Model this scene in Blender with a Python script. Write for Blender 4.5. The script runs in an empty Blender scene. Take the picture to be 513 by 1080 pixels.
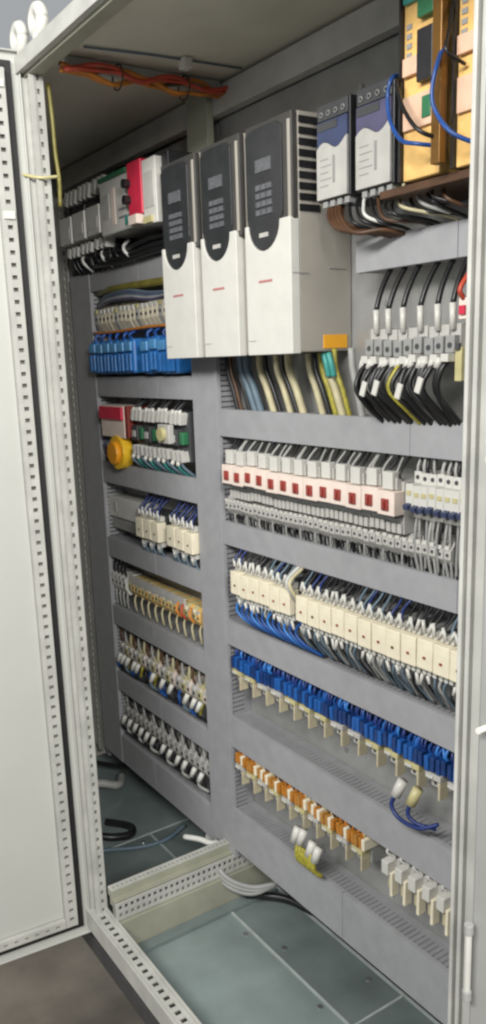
import bpy, math, random
from mathutils import Vector, Matrix
random.seed(11)
R = random.Random(5)
ZO = 1.52                      # the camera's height above the room floor (m)
C = bpy.context.scene.collection
ORD = ['first','second','third','fourth','fifth','sixth','seventh','eighth','ninth','tenth','eleventh','twelfth','thirteenth','fourteenth','fifteenth','sixteenth','seventeenth','eighteenth','nineteenth','twentieth']

# ------------------------------------------------------------------ materials
def mat(name, col, rough=.5, metal=0., noise=.06, nscale=30., bump=0., coat=0., alpha=None, spec=.5):
    m = bpy.data.materials.new(name); m.use_nodes = True
    nt = m.node_tree; b = nt.nodes['Principled BSDF']
    b.inputs['Roughness'].default_value = rough; b.inputs['Metallic'].default_value = metal
    b.inputs['Specular IOR Level'].default_value = spec
    b.inputs['Coat Weight'].default_value = coat
    tc = nt.nodes.new('ShaderNodeTexCoord')
    n = nt.nodes.new('ShaderNodeTexNoise'); n.inputs['Scale'].default_value = nscale; n.inputs['Detail'].default_value = 6
    nt.links.new(tc.outputs['Object'], n.inputs['Vector'])
    r = nt.nodes.new('ShaderNodeValToRGB')
    lo = [max(0, c*(1-noise*1.6)) for c in col]; hi = [min(1, c*(1+noise)) for c in col]
    r.color_ramp.elements[0].position = .3; r.color_ramp.elements[1].position = .7
    r.color_ramp.elements[0].color = (*lo, 1); r.color_ramp.elements[1].color = (*hi, 1)
    nt.links.new(n.outputs['Fac'], r.inputs['Fac']); nt.links.new(r.outputs['Color'], b.inputs['Base Color'])
    if bump:
        bp = nt.nodes.new('ShaderNodeBump'); bp.inputs['Strength'].default_value = bump; bp.inputs['Distance'].default_value = .002
        n2 = nt.nodes.new('ShaderNodeTexNoise'); n2.inputs['Scale'].default_value = nscale*4
        nt.links.new(tc.outputs['Object'], n2.inputs['Vector'])
        nt.links.new(n2.outputs['Fac'], bp.inputs['Height']); nt.links.new(bp.outputs['Normal'], b.inputs['Normal'])
    return m
M = dict(
 enamel=mat('light_grey_enamel',(.56,.56,.515),.42,noise=.05,nscale=9,bump=.1),
 frame=mat('frame_enamel',(.43,.427,.395),.42,noise=.10,nscale=14,bump=.1),
 frame_dark=mat('frame_slot_shade',(.23,.225,.20),.7,noise=.2),  # darker copy of the frame enamel, shade behind the slots put into colour
 door=mat('door_enamel',(.45,.452,.42),.38,noise=.025,nscale=4),
 gasket=mat('black_rubber',(.012,.012,.012),.6,noise=.2),
 plate=mat('zinc_plate',(.36,.36,.35),.42,metal=.35,noise=.12,nscale=12),
 duct=mat('grey_pvc',(.33,.33,.342),.55,noise=.05,nscale=26,bump=.12),
 duct_in=mat('grey_pvc_comb',(.27,.27,.28),.6,noise=.06),
 keyblack=mat('keypad_black',(.030,.032,.034),.35,noise=.15),
 shroud=mat('shroud_grey',(.055,.052,.048),.5,noise=.08),
 fingercream=mat('yellowish_plastic',(.55,.49,.34),.5,noise=.12),
 white=mat('white_plastic',(.60,.59,.545),.4,noise=.03),
 cream=mat('cream_plastic',(.80,.73,.56),.45,noise=.06),
 pink=mat('pink_cream_plastic',(.78,.66,.58),.45,noise=.05),
 lgrey=mat('light_grey_plastic',(.46,.45,.42),.5,noise=.06),
 mgrey=mat('mid_grey_plastic',(.30,.30,.29),.5,noise=.08),
 taupe=mat('taupe_plastic',(.37,.345,.30),.5,noise=.04,nscale=12),
 dgrey=mat('dark_grey_plastic',(.055,.057,.06),.4,noise=.1),
 black=mat('black_plastic',(.018,.018,.02),.4,noise=.2),
 red=mat('red_plastic',(.62,.03,.07),.4,noise=.08),
 maroon=mat('maroon_plastic',(.26,.045,.035),.4,noise=.15),
 orange=mat('orange_plastic',(.85,.36,.02),.4,noise=.06),
 yellow=mat('yellow_plastic',(.85,.52,.03),.4,noise=.05),
 amber=mat('amber_plastic',(.50,.20,.03),.3,noise=.15,nscale=60),
 paleyellow=mat('pale_yellow_board',(.80,.50,.17),.5,noise=.12,nscale=40),
 palepink=mat('pale_pink_board',(.72,.47,.33),.5,noise=.1,nscale=40),
 blue=mat('blue_plastic',(.015,.10,.36),.4,noise=.15),
 midblue=mat('mid_blue_plastic',(.025,.16,.46),.35,noise=.15,nscale=40),
 skyblue=mat('light_blue_plastic',(.10,.32,.62),.35,noise=.1),
 navyblue=mat('dark_blue_plastic',(.012,.045,.17),.3,noise=.2,nscale=50),
 orangeclear=mat('clear_orange_plastic',(.46,.22,.05),.25,noise=.15,nscale=60),
 roof=mat('roof_enamel',(.62,.60,.51),.5,noise=.09,nscale=5),
 navy=mat('navy_plastic',(.04,.055,.12),.35,noise=.15),
 violet=mat('violet_plastic',(.085,.08,.15),.35,noise=.15),
 teal=mat('teal_plastic',(.05,.30,.27),.45,noise=.1),
 green=mat('green_plastic',(.03,.16,.07),.45,noise=.15),
 screen=mat('screen_grey',(.12,.125,.135),.2,noise=.15,nscale=80),
 w_black=mat('black_wire',(.012,.012,.013),.38,noise=.2),
 w_blue=mat('blue_wire',(.012,.07,.28),.4,noise=.2),
 w_lblue=mat('light_blue_wire',(.03,.17,.50),.4,noise=.1),
 w_dblue=mat('dark_blue_wire',(.012,.03,.15),.4,noise=.1),
 w_orange=mat('orange_wire',(.58,.21,.03),.4,noise=.15),
 w_brown=mat('brown_wire',(.085,.04,.018),.45,noise=.2),
 w_grey=mat('grey_wire',(.35,.35,.33),.5,noise=.1),
 w_white=mat('white_wire',(.7,.7,.66),.5,noise=.05),
 w_beige=mat('beige_wire',(.50,.45,.28),.5,noise=.1),
 w_slate=mat('slate_blue_wire',(.11,.16,.20),.5,noise=.1),
 w_yg=mat('green_yellow_wire',(.36,.32,.04),.45,noise=.2,nscale=120),
 w_olive=mat('olive_wire',(.20,.175,.035),.45,noise=.2),
 w_cream=mat('cream_yellow_wire',(.52,.47,.24),.45,noise=.1),
 w_red=mat('red_wire',(.45,.06,.03),.45,noise=.2),
 copper=mat('copper_bar',(.20,.10,.022),.35,metal=.45,noise=.12),
 steel=mat('steel',(.55,.55,.55),.3,metal=.9,noise=.08),
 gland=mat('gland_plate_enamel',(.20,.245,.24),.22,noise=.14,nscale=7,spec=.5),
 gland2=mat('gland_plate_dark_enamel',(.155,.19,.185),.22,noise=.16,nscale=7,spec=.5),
 seam=mat('bright_seam',(.40,.44,.43),.4,noise=.1),
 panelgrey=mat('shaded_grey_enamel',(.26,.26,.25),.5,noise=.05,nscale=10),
 plinth=mat('plinth_shadow_black',(.05,.05,.05),.6,noise=.1),
 olive=mat('olive_grey_enamel',(.30,.30,.235),.5,noise=.08,nscale=14),
 yellowlabel=mat('orange_sticker',(.90,.42,.02),.5,noise=.03),
 printred=mat('dull_red_print',(.45,.18,.17),.5),
 printgrey=mat('grey_print',(.2,.2,.22),.5),
)
def floor_mat():
    m = mat('concrete_floor',(.30,.255,.20),.7,noise=.3,nscale=2.2,bump=.15)
    return m
M['floor'] = floor_mat()
M['wall'] = mat('room_wall_paint',(.20,.27,.33),.8,noise=.05,nscale=1.5)

# ------------------------------------------------------------------ mesh builder (coordinates: x right, y away from camera, z up, eye level = 0)
class MB:
    def __init__(s): s.v=[]; s.f=[]; s.m=[]; s.mats=[]
    def mi(s, m):
        if m not in s.mats: s.mats.append(m)
        return s.mats.index(m)
    def box(s, x0,x1,y0,y1,z0,z1, m, rot=None):
        n=len(s.v); c=Vector(((x0+x1)/2,(y0+y1)/2,(z0+z1)/2))
        for z in (z0,z1):
            for x,y in ((x0,y0),(x1,y0),(x1,y1),(x0,y1)):
                p=Vector((x,y,z))
                if rot is not None: p = c + rot @ (p-c)
                s.v.append(tuple(p))
        k=s.mi(m)
        for q in ((0,3,2,1),(4,5,6,7),(0,1,5,4),(1,2,6,5),(2,3,7,6),(3,0,4,7)):
            s.f.append(tuple(n+i for i in q)); s.m.append(k)
        return s
    def prism(s, pts, axis, a0, a1, m):
        """extrude a 2-D outline (other two axes, in order) along axis"""
        n=len(s.v); k=s.mi(m); L=len(pts)
        for a in (a0,a1):
            for p in pts:
                q=list(p); q.insert(axis,a); s.v.append(tuple(q))
        s.f.append(tuple(n+i for i in range(L))); s.m.append(k)
        s.f.append(tuple(n+L+i for i in reversed(range(L)))); s.m.append(k)
        for i in range(L):
            j=(i+1)%L; s.f.append((n+i,n+L+i,n+L+j,n+j)); s.m.append(k)
        return s
    def cyl(s, p0, p1, r, m, seg=14, r1=None):
        return s.tube([p0,p1], r, m, seg, rends=(r, r if r1 is None else r1))
    def tube(s, path, r, m, seg=7, rends=None):
        P=[Vector(p) for p in path]; k=s.mi(m); n=len(s.v); N=len(P)
        up=None
        for i,p in enumerate(P):
            t=(P[min(i+1,N-1)]-P[max(i-1,0)]).normalized()
            if up is None:
                up=Vector((0,0,1)) if abs(t.z)<.9 else Vector((1,0,0))
            a=t.cross(up).normalized(); b=a.cross(t).normalized(); up=b
            rr=r if rends is None else rends[0]+(rends[1]-rends[0])*i/(N-1)
            for j in range(seg):
                th=2*math.pi*j/seg
                s.v.append(tuple(p+a*math.cos(th)*rr+b*math.sin(th)*rr))
        for i in range(N-1):
            for j in range(seg):
                j2=(j+1)%seg
                s.f.append((n+i*seg+j,n+i*seg+j2,n+(i+1)*seg+j2,n+(i+1)*seg+j)); s.m.append(k)
        s.f.append(tuple(n+j for j in reversed(range(seg)))); s.m.append(k)
        s.f.append(tuple(n+(N-1)*seg+j for j in range(seg))); s.m.append(k)
        return s
    def torus(s, c, R_, r, m, axis='y', seg=28, sweep=1.):
        pts=[]
        for i in range(seg+1):
            th=2*math.pi*i/seg*sweep; a,b=R_*math.cos(th),R_*math.sin(th)
            d={'y':(a,0,b),'z':(a,b,0),'x':(0,a,b)}[axis]
            pts.append((c[0]+d[0],c[1]+d[1],c[2]+d[2]))
        return s.tube(pts, r, m, 8)
    def perforated(s, axis, a0,a1, u0,u1, w0,w1, m, dark, pitch=.0125, hole=.0075, rows=1, face=None):
        """strip along axis with a row of real slots; u = width direction, w = thickness direction.
        axis/u/w given as letters in face=(along,width,thick)"""
        al,wi,th=face
        def bx(A0,A1,U0,U1,W0,W1,mm):
            d={al:(A0,A1),wi:(U0,U1),th:(W0,W1)}
            s.box(*d['x'],*d['y'],*d['z'],mm)
        W=u1-u0; hw=W*.42/rows; 
        edges=[]
        # horizontal (along) bands
        gap=(W-rows*hw)/(rows+1)
        u=u0
        for r_ in range(rows+1):
            bx(a0,a1,u,u+gap,w0,w1,m); edges.append(u+gap); u+=gap+hw
        n=int((a1-a0)/pitch); p=(a1-a0)/n
        for r_ in range(rows):
            U0=edges[r_]; 
            for i in range(n):
                bx(a0+i*p, a0+(i+1)*p-hole, U0, U0+hw, w0+.0002, w1-.0002, m)
        return s
    def build(s, name, parent=None, bevel=0, smooth=False, base=None):
        me=bpy.data.meshes.new(name)
        o0=Vector(parent['base']) if (parent is not None and 'base' in parent) else Vector(base or (0,0,0))
        me.from_pydata([tuple(Vector(v)-o0) for v in s.v],[],s.f)
        for m in s.mats: me.materials.append(M[m] if isinstance(m,str) else m)
        me.polygons.foreach_set('material_index', s.m)
        if smooth: me.polygons.foreach_set('use_smooth',[True]*len(s.f))
        me.update()
        import bmesh
        bm=bmesh.new(); bm.from_mesh(me); bmesh.ops.recalc_face_normals(bm, faces=bm.faces); bm.to_mesh(me); bm.free()
        if smooth: me.polygons.foreach_set('use_smooth',[True]*len(me.polygons))
        o=bpy.data.objects.new(name, me); C.objects.link(o)
        if parent is not None:
            o.parent=parent
            if 'base' in parent: o['base']=list(parent['base'])
        elif base is not None: o.location=(base[0],base[1],base[2]+ZO); o['base']=list(base)
        if bevel:
            b=o.modifiers.new('bevel','BEVEL'); b.width=bevel; b.segments=2; b.limit_method='ANGLE'
        return o
def tag(o, label, cat, group=None, kind=None):
    if label: o['label']=label
    if cat: o['category']=cat
    if group: o['group']=group
    if kind: o['kind']=kind
    return o
def thing(name, label, cat, base=(0,0,0), group=None):
    o=bpy.data.objects.new(name,None); C.objects.link(o); o.empty_display_size=.02
    o.location=(base[0],base[1],base[2]+ZO); o['base']=[float(b) for b in base]
    return tag(o,label,cat,group)
KIDS={}
def copy_tree(o, parent=None):
    c=o.copy(); C.objects.link(c)
    if parent is not None: c.parent=parent
    for ch in list(o.children): copy_tree(ch,c)
    return c
def place(proto, x,y,z, label, group=None):
    """first use moves the prototype, later uses copy it"""
    if not proto.get('used'):
        proto['used']=1; o=proto
    else: o=copy_tree(proto)
    o.location=(x,y,z+ZO+R.uniform(-.0012,.0012)); o.rotation_euler=(R.uniform(-.02,.02),R.uniform(-.012,.012),R.uniform(-.012,.012)); o['label']=label
    if group: o['group']=group
    return o
def arc(p0,p1,bulge=(0,0,0),n=8,jit=0.):
    P0,P1,B=Vector(p0),Vector(p1),Vector(bulge); out=[]
    for i in range(n+1):
        t=i/n; out.append(tuple(P0.lerp(P1,t)+B*4*t*(1-t)))
    return out

def spline(pts,n=6):
    P_=[Vector(p) for p in pts]; P_=[P_[0]*2-P_[1]]+P_+[P_[-1]*2-P_[-2]]; out=[]
    for i in range(1,len(P_)-2):
        for j in range(n):
            t=j/n; a,b,c,d=P_[i-1],P_[i],P_[i+1],P_[i+2]
            out.append(tuple(.5*((2*b)+(-a+c)*t+(2*a-5*b+4*c-d)*t*t+(-a+3*b-3*c+d)*t**3)))
    out.append(tuple(P_[-2])); return out

# ------------------------------------------------------------------ setting
MB().box(-7,5,-4,6,-ZO-.05,-ZO,'floor').build('floor')['kind']='structure'
w=MB().box(-7,5,3.4,3.5,-ZO,2.0,'wall').build('room_wall'); tag(w,'blue grey room wall seen past the roof corner of the cabinet','wall'); 

# ------------------------------------------------------------------ cabinet shell
F0,F1=.69,.755          # depth of the front frame posts
YB=1.24                 # back wall
XL,XJ,XR=-2.72,-1.70,-.56
ZT,ZB=.605,-1.465
cab=thing('control_cabinet','light grey two bay electrical control cabinet with its front door swung open','cabinet',(-1.64,.95,-ZO))
def P(mb,name,bevel=.0015,parent=cab,**k): return mb.build(name,parent,bevel=bevel,**k)
P(MB().box(XL,XR+.06,.70,YB,ZT,ZT+.015,'roof'),'roof_panel')
P(MB().box(XL,XR+.06,YB,YB+.003,ZB,ZT,'enamel'),'back_panel',0)
P(MB().box(XL-.003,XL,.70,YB,ZB,ZT,'enamel'),'side_panel',0)
P(MB().box(XR+.062,XR+.065,.76,YB,ZB,ZT,'enamel'),'side_panel',0)
# junction post between the bays (front)
def post(x0,x1,y0,y1,name='frame_post'):
    m=MB(); z0,z1=ZB+.05,ZT-.027
    m.box(x0,x0+.034,y0,y0+.003,z0,z1,'frame')                      # outer flange
    m.box(x0+.034,x0+.037,y0-.004,y0+.006,z0,z1,'frame')              # lip
    m.perforated(0,z0,z1, x0+.037,x1-.003, y0+.006,y0+.0085,'frame','frame_dark',pitch=.025,hole=.009,face=('z','x','y'))
    m.box(x1-.003,x1,y0,y0+.012,z0,z1,'frame')
    m.perforated(0,z0,z1, y0+.012,y1-.004, x1-.0045,x1-.002,'frame','frame_dark',pitch=.025,hole=.010,face=('z','y','x'))
    m.box(x1-.018,x1-.002,y1-.004,y1,z0,z1,'frame')
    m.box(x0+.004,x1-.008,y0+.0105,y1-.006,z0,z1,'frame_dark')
    return P(m,name,0)
post(-1.802,-1.736,F0,.722)
post(XL,XL+.07,F0,F1)
# right post, its sealing flange and groove
z0,z1=ZB+.05,ZT-.036
m=MB().box(-0.5910,-0.5860,F0-.004,F1,z0,z1,'frame').box(-0.5860,-0.5810,F0+.004,F1-.01,z0,z1,'frame')
m.box(-0.5810,-0.5750,F0-.003,F1,z0,z1,'frame').box(-0.5750,-0.5695,F0+.003,F1-.01,z0,z1,'frame').box(-0.5695,-0.5000,F0,F1,z0,z1,'frame')
P(m,'frame_post',.0008)
# rear posts
for x in (XL+.01,XJ-.03,XR-.02):
    P(MB().box(x,x+.05,1.185,YB-.004,ZB,ZT-.002,'frame'),'frame_post')
# front top rail, perforated underside
m=MB().box(XL,XR+.06,.676,.690,ZT-.020,ZT+.012,'frame').box(XL,XR+.06,.691,.722,ZT-.026,ZT-.001,'olive')
P(m,'top_rail',.0008)
P(MB().box(XL+.06,XR-.02,1.118,1.145,.540,.598,'frame'),'top_rail',.002)   # rear top rail
P(MB().box(-1.80,-1.71,1.10,1.118,.43,.598,'olive'),'rail_bracket',.001)
# roof depth rail at the junction
P(MB().box(-1.70,-1.675,F1,1.118,ZT-.022,ZT-.002,'frame'),'top_rail',.001)
# bottom front rail (sill)
m=MB().box(XL,XR+.06,.676,.682,-1.425,-1.372,'frame')
m.perforated(0,XL,XR+.06,.682,.716,-1.378,-1.374,'frame','frame_dark',pitch=.025,hole=.012,rows=1,face=('x','y','z'))
m.box(XL,XR+.06,.716,.722,-1.43,-1.368,'frame').box(XL,XR+.06,.684,.714,-1.42,-1.40,'frame_dark')
P(m,'sill_rail',.0008)
# bottom depth rail on the junction: ridge, perforated web, plain lower flange
m=MB().box(-1.728,-1.704,.722,1.20,-1.322,-1.304,'olive').box(-1.718,-1.686,.722,1.20,-1.345,-1.322,'olive')
m.perforated(0,.722,1.20,-1.728,-1.704,-1.3035,-1.300,'frame','frame_dark',pitch=.0125,hole=.005,rows=1,face=('y','x','z'))
m.perforated(0,.72,1.20,-1.375,-1.325,-1.684,-1.680,'frame','frame_dark',pitch=.0165,hole=.0075,rows=2,face=('y','z','x'))
m.box(-1.700,-1.686,.72,1.20,-1.375,-1.325,'frame_dark').box(-1.70,-1.672,.72,1.22,ZB,-1.377,'olive')
P(m,'floor_rail',.0008)
for x0,x1 in ((XL,XJ-.012),(XJ+.032,XR+.05)):
    P(MB().box(x0,x1,1.212,1.225,ZB+.002,-1.40,'frame'),'floor_rail',.0008)
# gland plates (floor of the cabinet)
def gp(x0,x1,y0,y1,m,dz=0): P(MB().box(x0,x1,y0,y1,ZB-.004,ZB+dz,m),'gland_plate',.0012)
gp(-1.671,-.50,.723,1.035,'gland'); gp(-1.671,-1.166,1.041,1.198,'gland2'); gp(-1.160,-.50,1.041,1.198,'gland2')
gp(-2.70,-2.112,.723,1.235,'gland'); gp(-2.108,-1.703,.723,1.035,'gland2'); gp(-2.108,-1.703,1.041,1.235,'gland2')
m=MB().box(-1.671,-.50,1.0352,1.0408,ZB-.004,ZB+.004,'seam').box(-1.1658,-1.1602,1.042,1.197,ZB-.004,ZB+.004,'seam').box(-1.671,-.50,1.1982,1.204,ZB-.004,ZB+.004,'seam')
m.box(-2.1118,-2.1082,.73,1.23,ZB-.004,ZB+.003,'seam').box(-2.107,-1.704,1.0355,1.0405,ZB-.004,ZB+.003,'seam')
P(m,'gland_seal',0)
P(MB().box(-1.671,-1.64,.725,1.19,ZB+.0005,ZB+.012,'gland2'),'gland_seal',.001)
for x,y in [(-1.60,.76),(-1.38,.745),(-1.15,.76),(-.9,.76),(-1.25,1.02),(-1.55,1.02),(-1.45,1.07),(-1.25,1.17),(-2.08,.76),(-2.08,1.0),(-2.14,1.0),(-1.76,1.08),(-2.05,1.2)]:
    P(MB().cyl((x,y,ZB),(x,y,ZB+.0035),.0065,'steel',8),'bolt',0)
for x,z in [(-1.62,-.85),(-1.30,-.88),(-.98,-.87),(-1.45,-1.15),(-1.15,-1.165),(-1.25,.48),(-1.05,.47),(-1.18,.09),(-.95,-.08)]:
    P(MB().cyl((x,1.15,z),(x,1.146,z),.006,'steel',8),'bolt',0)
# plinth, near-black and set forward to stand in for shadow below the sill
P(MB().box(XL+.01,XR+.05,.692,YB-.01,-ZO,ZB-.006,'plinth'),'plinth',.002)
# mounting plates
pl=MB().box(-2.60,-1.742,1.150,1.153,-1.38,.535,'plate').build('mounting_plate',cab)
pl=MB().box(-1.736,-.53,1.150,1.153,-1.38,.54,'plate').build('mounting_plate',cab)
P(MB().box(-2.70,-2.60,1.10,1.15,-1.38,.50,'frame'),'frame_post',.001)
P(MB().perforated(0,-1.38,.50,-2.590,-2.545,1.090,1.094,'frame','frame_dark',pitch=.025,hole=.012,rows=1,face=('z','x','y')).box(-2.598,-2.515,1.0955,1.149,-1.38,.50,'duct_in'),'support_strip',0)
# front closed panel of the left bay and front strip right of the post
P(MB().box(XL,-1.80,.668,.676,-1.42,.60,'door'),'front_panel',.002)
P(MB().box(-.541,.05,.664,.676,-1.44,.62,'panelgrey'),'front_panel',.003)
# hinges on the right post
zc,h=-.683,.075
hg=MB().cyl((-.537,.655,zc-h/2),(-.537,.655,zc+h/2),.004,'frame',12).cyl((-.537,.655,zc-h*.66),(-.537,.655,zc-h/2),.0055,'panelgrey',12).cyl((-.537,.655,zc+h/2),(-.537,.655,zc+h*.66),.0055,'panelgrey',12)
P(hg,'hinge',.0006)
for za,zb in ((-.050,-.042),(-.095,-.089),(-.112,-.106)): P(MB().box(-.538,-.50,.657,.664,za,zb,'frame'),'latch_strip',.001)
P(MB().cyl((-.531,.664,-.395),(-.531,.652,-.395),.0035,'white'),'screw',0)
# lifting eyes
def eye(x,y):
    g=MB().torus((x,y,ZT+.074),.022,.0135,'white','y').cyl((x,y,ZT+.022),(x,y,ZT+.056),.014,'white').cyl((x,y,ZT+.016),(x,y,ZT+.026),.024,'steel')
    P(g,'lifting_eye',0,smooth=True)
eye(-1.845,.72); eye(-1.735,.72)
P(MB().box(-1.90,-1.66,.694,.76,ZT+.0165,ZT+.021,'white'),'corner_bracket',.001)

# ------------------------------------------------------------------ open door (hinged on the junction post)
dh=Vector((-1.764,.684,0)); dd=Vector((-.0913,-1,0)).normalized(); dn=Vector((1,-.0913,0)).normalized()
class DMB(MB):
    def dbox(s,a0,a1,t0,t1,z0,z1,m):
        """a = distance from hinge along the door, t = towards the cabinet interior side (+ = viewer side)"""
        n=len(s.v); k=s.mi(m)
        for z in (z0,z1):
            for a,t in ((a0,t0),(a1,t0),(a1,t1),(a0,t1)):
                p=dh+dd*a+dn*t; s.v.append((p.x,p.y,z))
        for q in ((0,3,2,1),(4,5,6,7),(0,1,5,4),(1,2,6,5),(2,3,7,6),(3,0,4,7)):
            s.f.append(tuple(n+i for i in q)); s.m.append(k)
        return s
dz0,dz1=-1.437,.628; DW=.58
door=DMB().dbox(0,DW,-.022,-.020,dz0,dz1,'door').dbox(0,DW,-.0195,-.008,dz0,dz1,'door')
door.dbox(0,.003,-.008,.003,dz0,dz1,'door').dbox(DW-.003,DW,-.008,.003,dz0,dz1,'door').dbox(.003,DW-.003,-.008,.003,dz0,dz0+.003,'door').dbox(.003,DW-.003,-.008,.003,dz1-.003,dz1,'door')
door=P(door,'door',.001)
g=DMB()
for a0,a1,z0_,z1_ in ((.018,.031,dz0+.022,dz1-.020),(DW-.031,DW-.020,dz0+.022,dz1-.020)): g.dbox(a0,a1,-.0078,-.002,z0_,z1_,'gasket')
g.dbox(.031,DW-.031,-.0078,-.002,dz0+.022,dz0+.033,'gasket').dbox(.031,DW-.031,-.0078,-.002,dz1-.031,dz1-.020,'gasket')
g.build('gasket',door)
fr=DMB()
A=.036
def dperf(a0,a1,z0_,z1_,vert):
    p=.025
    if vert:
        fr.dbox(a0,a0+.009,-.0078,.009,z0_,z1_,'frame'); fr.dbox(a1-.010,a1,-.0078,.009,z0_,z1_,'frame')
        n=int((z1_-z0_)/p)
        for i in range(n): 
            zz=z0_+i*(z1_-z0_)/n; fr.dbox(a0+.009,a1-.010,.003,.0085,zz,zz+.0165,'frame')
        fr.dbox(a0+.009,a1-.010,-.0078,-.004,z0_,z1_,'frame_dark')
    else:
        fr.dbox(a0,a1,-.0078,.009,z0_,z0_+.008,'frame'); fr.dbox(a0,a1,-.0078,.009,z1_-.008,z1_,'frame')
        n=int((a1-a0)/p)
        for i in range(n):
            aa=a0+i*(a1-a0)/n; fr.dbox(aa,aa+.0165,.003,.0085,z0_+.008,z1_-.008,'frame')
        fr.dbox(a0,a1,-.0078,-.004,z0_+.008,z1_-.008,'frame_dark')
dperf(A,A+.030,dz0+.040,dz1-.038,True); dperf(DW-A-.03,DW-A,dz0+.040,dz1-.038,True)
dperf(A+.031,DW-A-.031,dz0+.040,dz0+.062,False); dperf(A+.031,DW-A-.031,dz1-.060,dz1-.038,False)
fr.build('door_frame',door)
inner=DMB().dbox(A+.032,DW-A-.032,-.0078,-.0052,dz0+.064,dz1-.062,'door'); inner.build('inner_panel',door)
DMB().dbox(A+.004,A+.027,.0092,.014,dz1-.075,dz1-.062,'white').dbox(A+.004,A+.027,.0092,.014,.30,.315,'white').build('corner_bracket',door)

# ------------------------------------------------------------------ trunking
def trunk_h(x0,x1,z0,z1,label,y0=1.08):
    t=thing('cable_trunking',label,'cable trunking',((x0+x1)/2,1.15,(z0+z1)/2))
    m=MB().box(x0,x1,1.146,1.1495,z0+.002,z1-.002,'duct_in')
    n=int((x1-x0)/.0125); p=(x1-x0)/n
    for zz in (z0+.001,z1-.003):
        m.box(x0,x1,1.128,1.146,zz,zz+.002,'duct_in')
        for i in range(n): m.box(x0+i*p,x0+i*p+.0108,y0+.008,1.128,zz,zz+.002,'duct_in')
    m.build('trunking_body',t)
    cut=[x0]+([x0+(x1-x0)*R.uniform(.3,.7)] if x1-x0>.45 else [])+[x1]
    for a,b in zip(cut[:-1],cut[1:]):
        e=R.uniform(0,.0008)
        MB().box(a+.0005,b-.0006,y0-e,y0+.0035,z0,z1,'duct').box(a+.0005,b-.0006,y0+.0035,y0+.012,z0-.0005,z0+.0007,'duct').box(a+.0005,b-.0006,y0+.0035,y0+.012,z1-.0007,z1+.0005,'duct').build('trunking_lid',t,bevel=.0012)
    return t
def trunk_v(x0,x1,z0,z1,label,y0=1.0775):
    t=thing('cable_trunking',label,'cable trunking',((x0+x1)/2,1.15,(z0+z1)/2))
    m=MB().box(x0+.002,x1-.002,1.146,1.1495,z0,z1,'duct_in')
    n=int((z1-z0)/.0125); p=(z1-z0)/n
    for xx in (x0+.001,x1-.003):
        m.box(xx,xx+.002,1.128,1.146,z0,z1,'duct_in')
        for i in range(n): m.box(xx,xx+.002,y0+.008,1.128,z0+i*p,z0+i*p+.0098,'duct_in')
    m.build('trunking_body',t)
    MB().box(x0,x1,y0,y0+.0035,z0,z1,'duct').box(x0-.0005,x0+.0007,y0+.0035,y0+.012,z0,z1,'duct').box(x1-.0007,x1+.0005,y0+.0035,y0+.012,z0,z1,'duct').build('trunking_lid',t,bevel=.001)
    return t
trunk_v(-2.505,-2.362,-1.335,.262,'tall grey vertical trunking beside the open door, left end of the short trunking rows')
trunk_v(-1.79,-1.677,-1.335,.40,'tall grey vertical trunking running down the middle between the two fields')
LT=[(.207,.262),(-.101,-.043),(-.367,-.302),(-.607,-.545),(-.836,-.773),(-1.068,-1.003),(-1.335,-1.235)]
LN=['short grey trunking under the top left row of red and white devices','short grey trunking under the blue wires at the left','short grey trunking under the yellow round lamp base','short grey trunking under the white box and cream contactors in the left field','short grey trunking under the yellowish terminal row','short grey trunking between the two lowest left terminal rows','deep grey trunking closing the bottom of the left field']
for (a,b),l in zip(LT,LN): trunk_h(-2.3615,-1.7905,a,b,l)
RT=[(-1.19,-.53,.142,.199,'short grey trunking below the two power supplies'),
 (-1.6765,-.53,-.185,-.121,'long grey trunking under the drives and black cables'),
 (-1.6765,-.53,-.453,-.395,'long grey trunking under the breakers with red windows'),
 (-1.6765,-.53,-.716,-.652,'long grey trunking above the blue wired relay row'),
 (-1.6765,-.53,-1.001,-.917,'long grey trunking above the orange wired relay row'),
 (-1.6765,-.53,-1.305,-1.185,'deep grey trunking closing the bottom of the right field')]
for a in RT: trunk_h(*a)

# ------------------------------------------------------------------ DIN rails
def din(x0,x1,z,where):
    m=MB().box(x0,x1,1.1425,1.1495,z-.0125,z+.0125,'steel').box(x0,x1,1.1425,1.144,z-.0175,z-.0125,'steel').box(x0,x1,1.1425,1.144,z+.0125,z+.0175,'steel')
    o=m.build('mounting_rail',base=((x0+x1)/2,1.15,z)); tag(o,'steel mounting rail behind '+where,'mounting rail')
din(-2.50,-1.80,.41,'the top left row of red and white devices'); din(-2.35,-1.80,.10,'the cream terminals and blue wires')
din(-2.35,-1.80,-.20,'the red device and green contactors'); din(-2.35,-1.80,-.455,'the white box and cream contactors at the left')
din(-2.35,-1.80,-.685,'the yellowish terminal row'); din(-2.35,-1.80,-.925,'the wired terminals above the lowest left row'); din(-2.35,-1.80,-1.16,'the lowest left terminal row')
din(-1.25,-.55,.34,'the two power supplies'); din(-1.17,-.55,.01,'the grey terminals with black cables')
din(-1.66,-.55,-.285,'the breakers with red windows'); din(-1.66,-.55,-.54,'the cream contactor row')
din(-1.66,-.55,-.80,'the blue wired relays'); din(-1.66,-.55,-1.075,'the orange wired relays')

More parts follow.
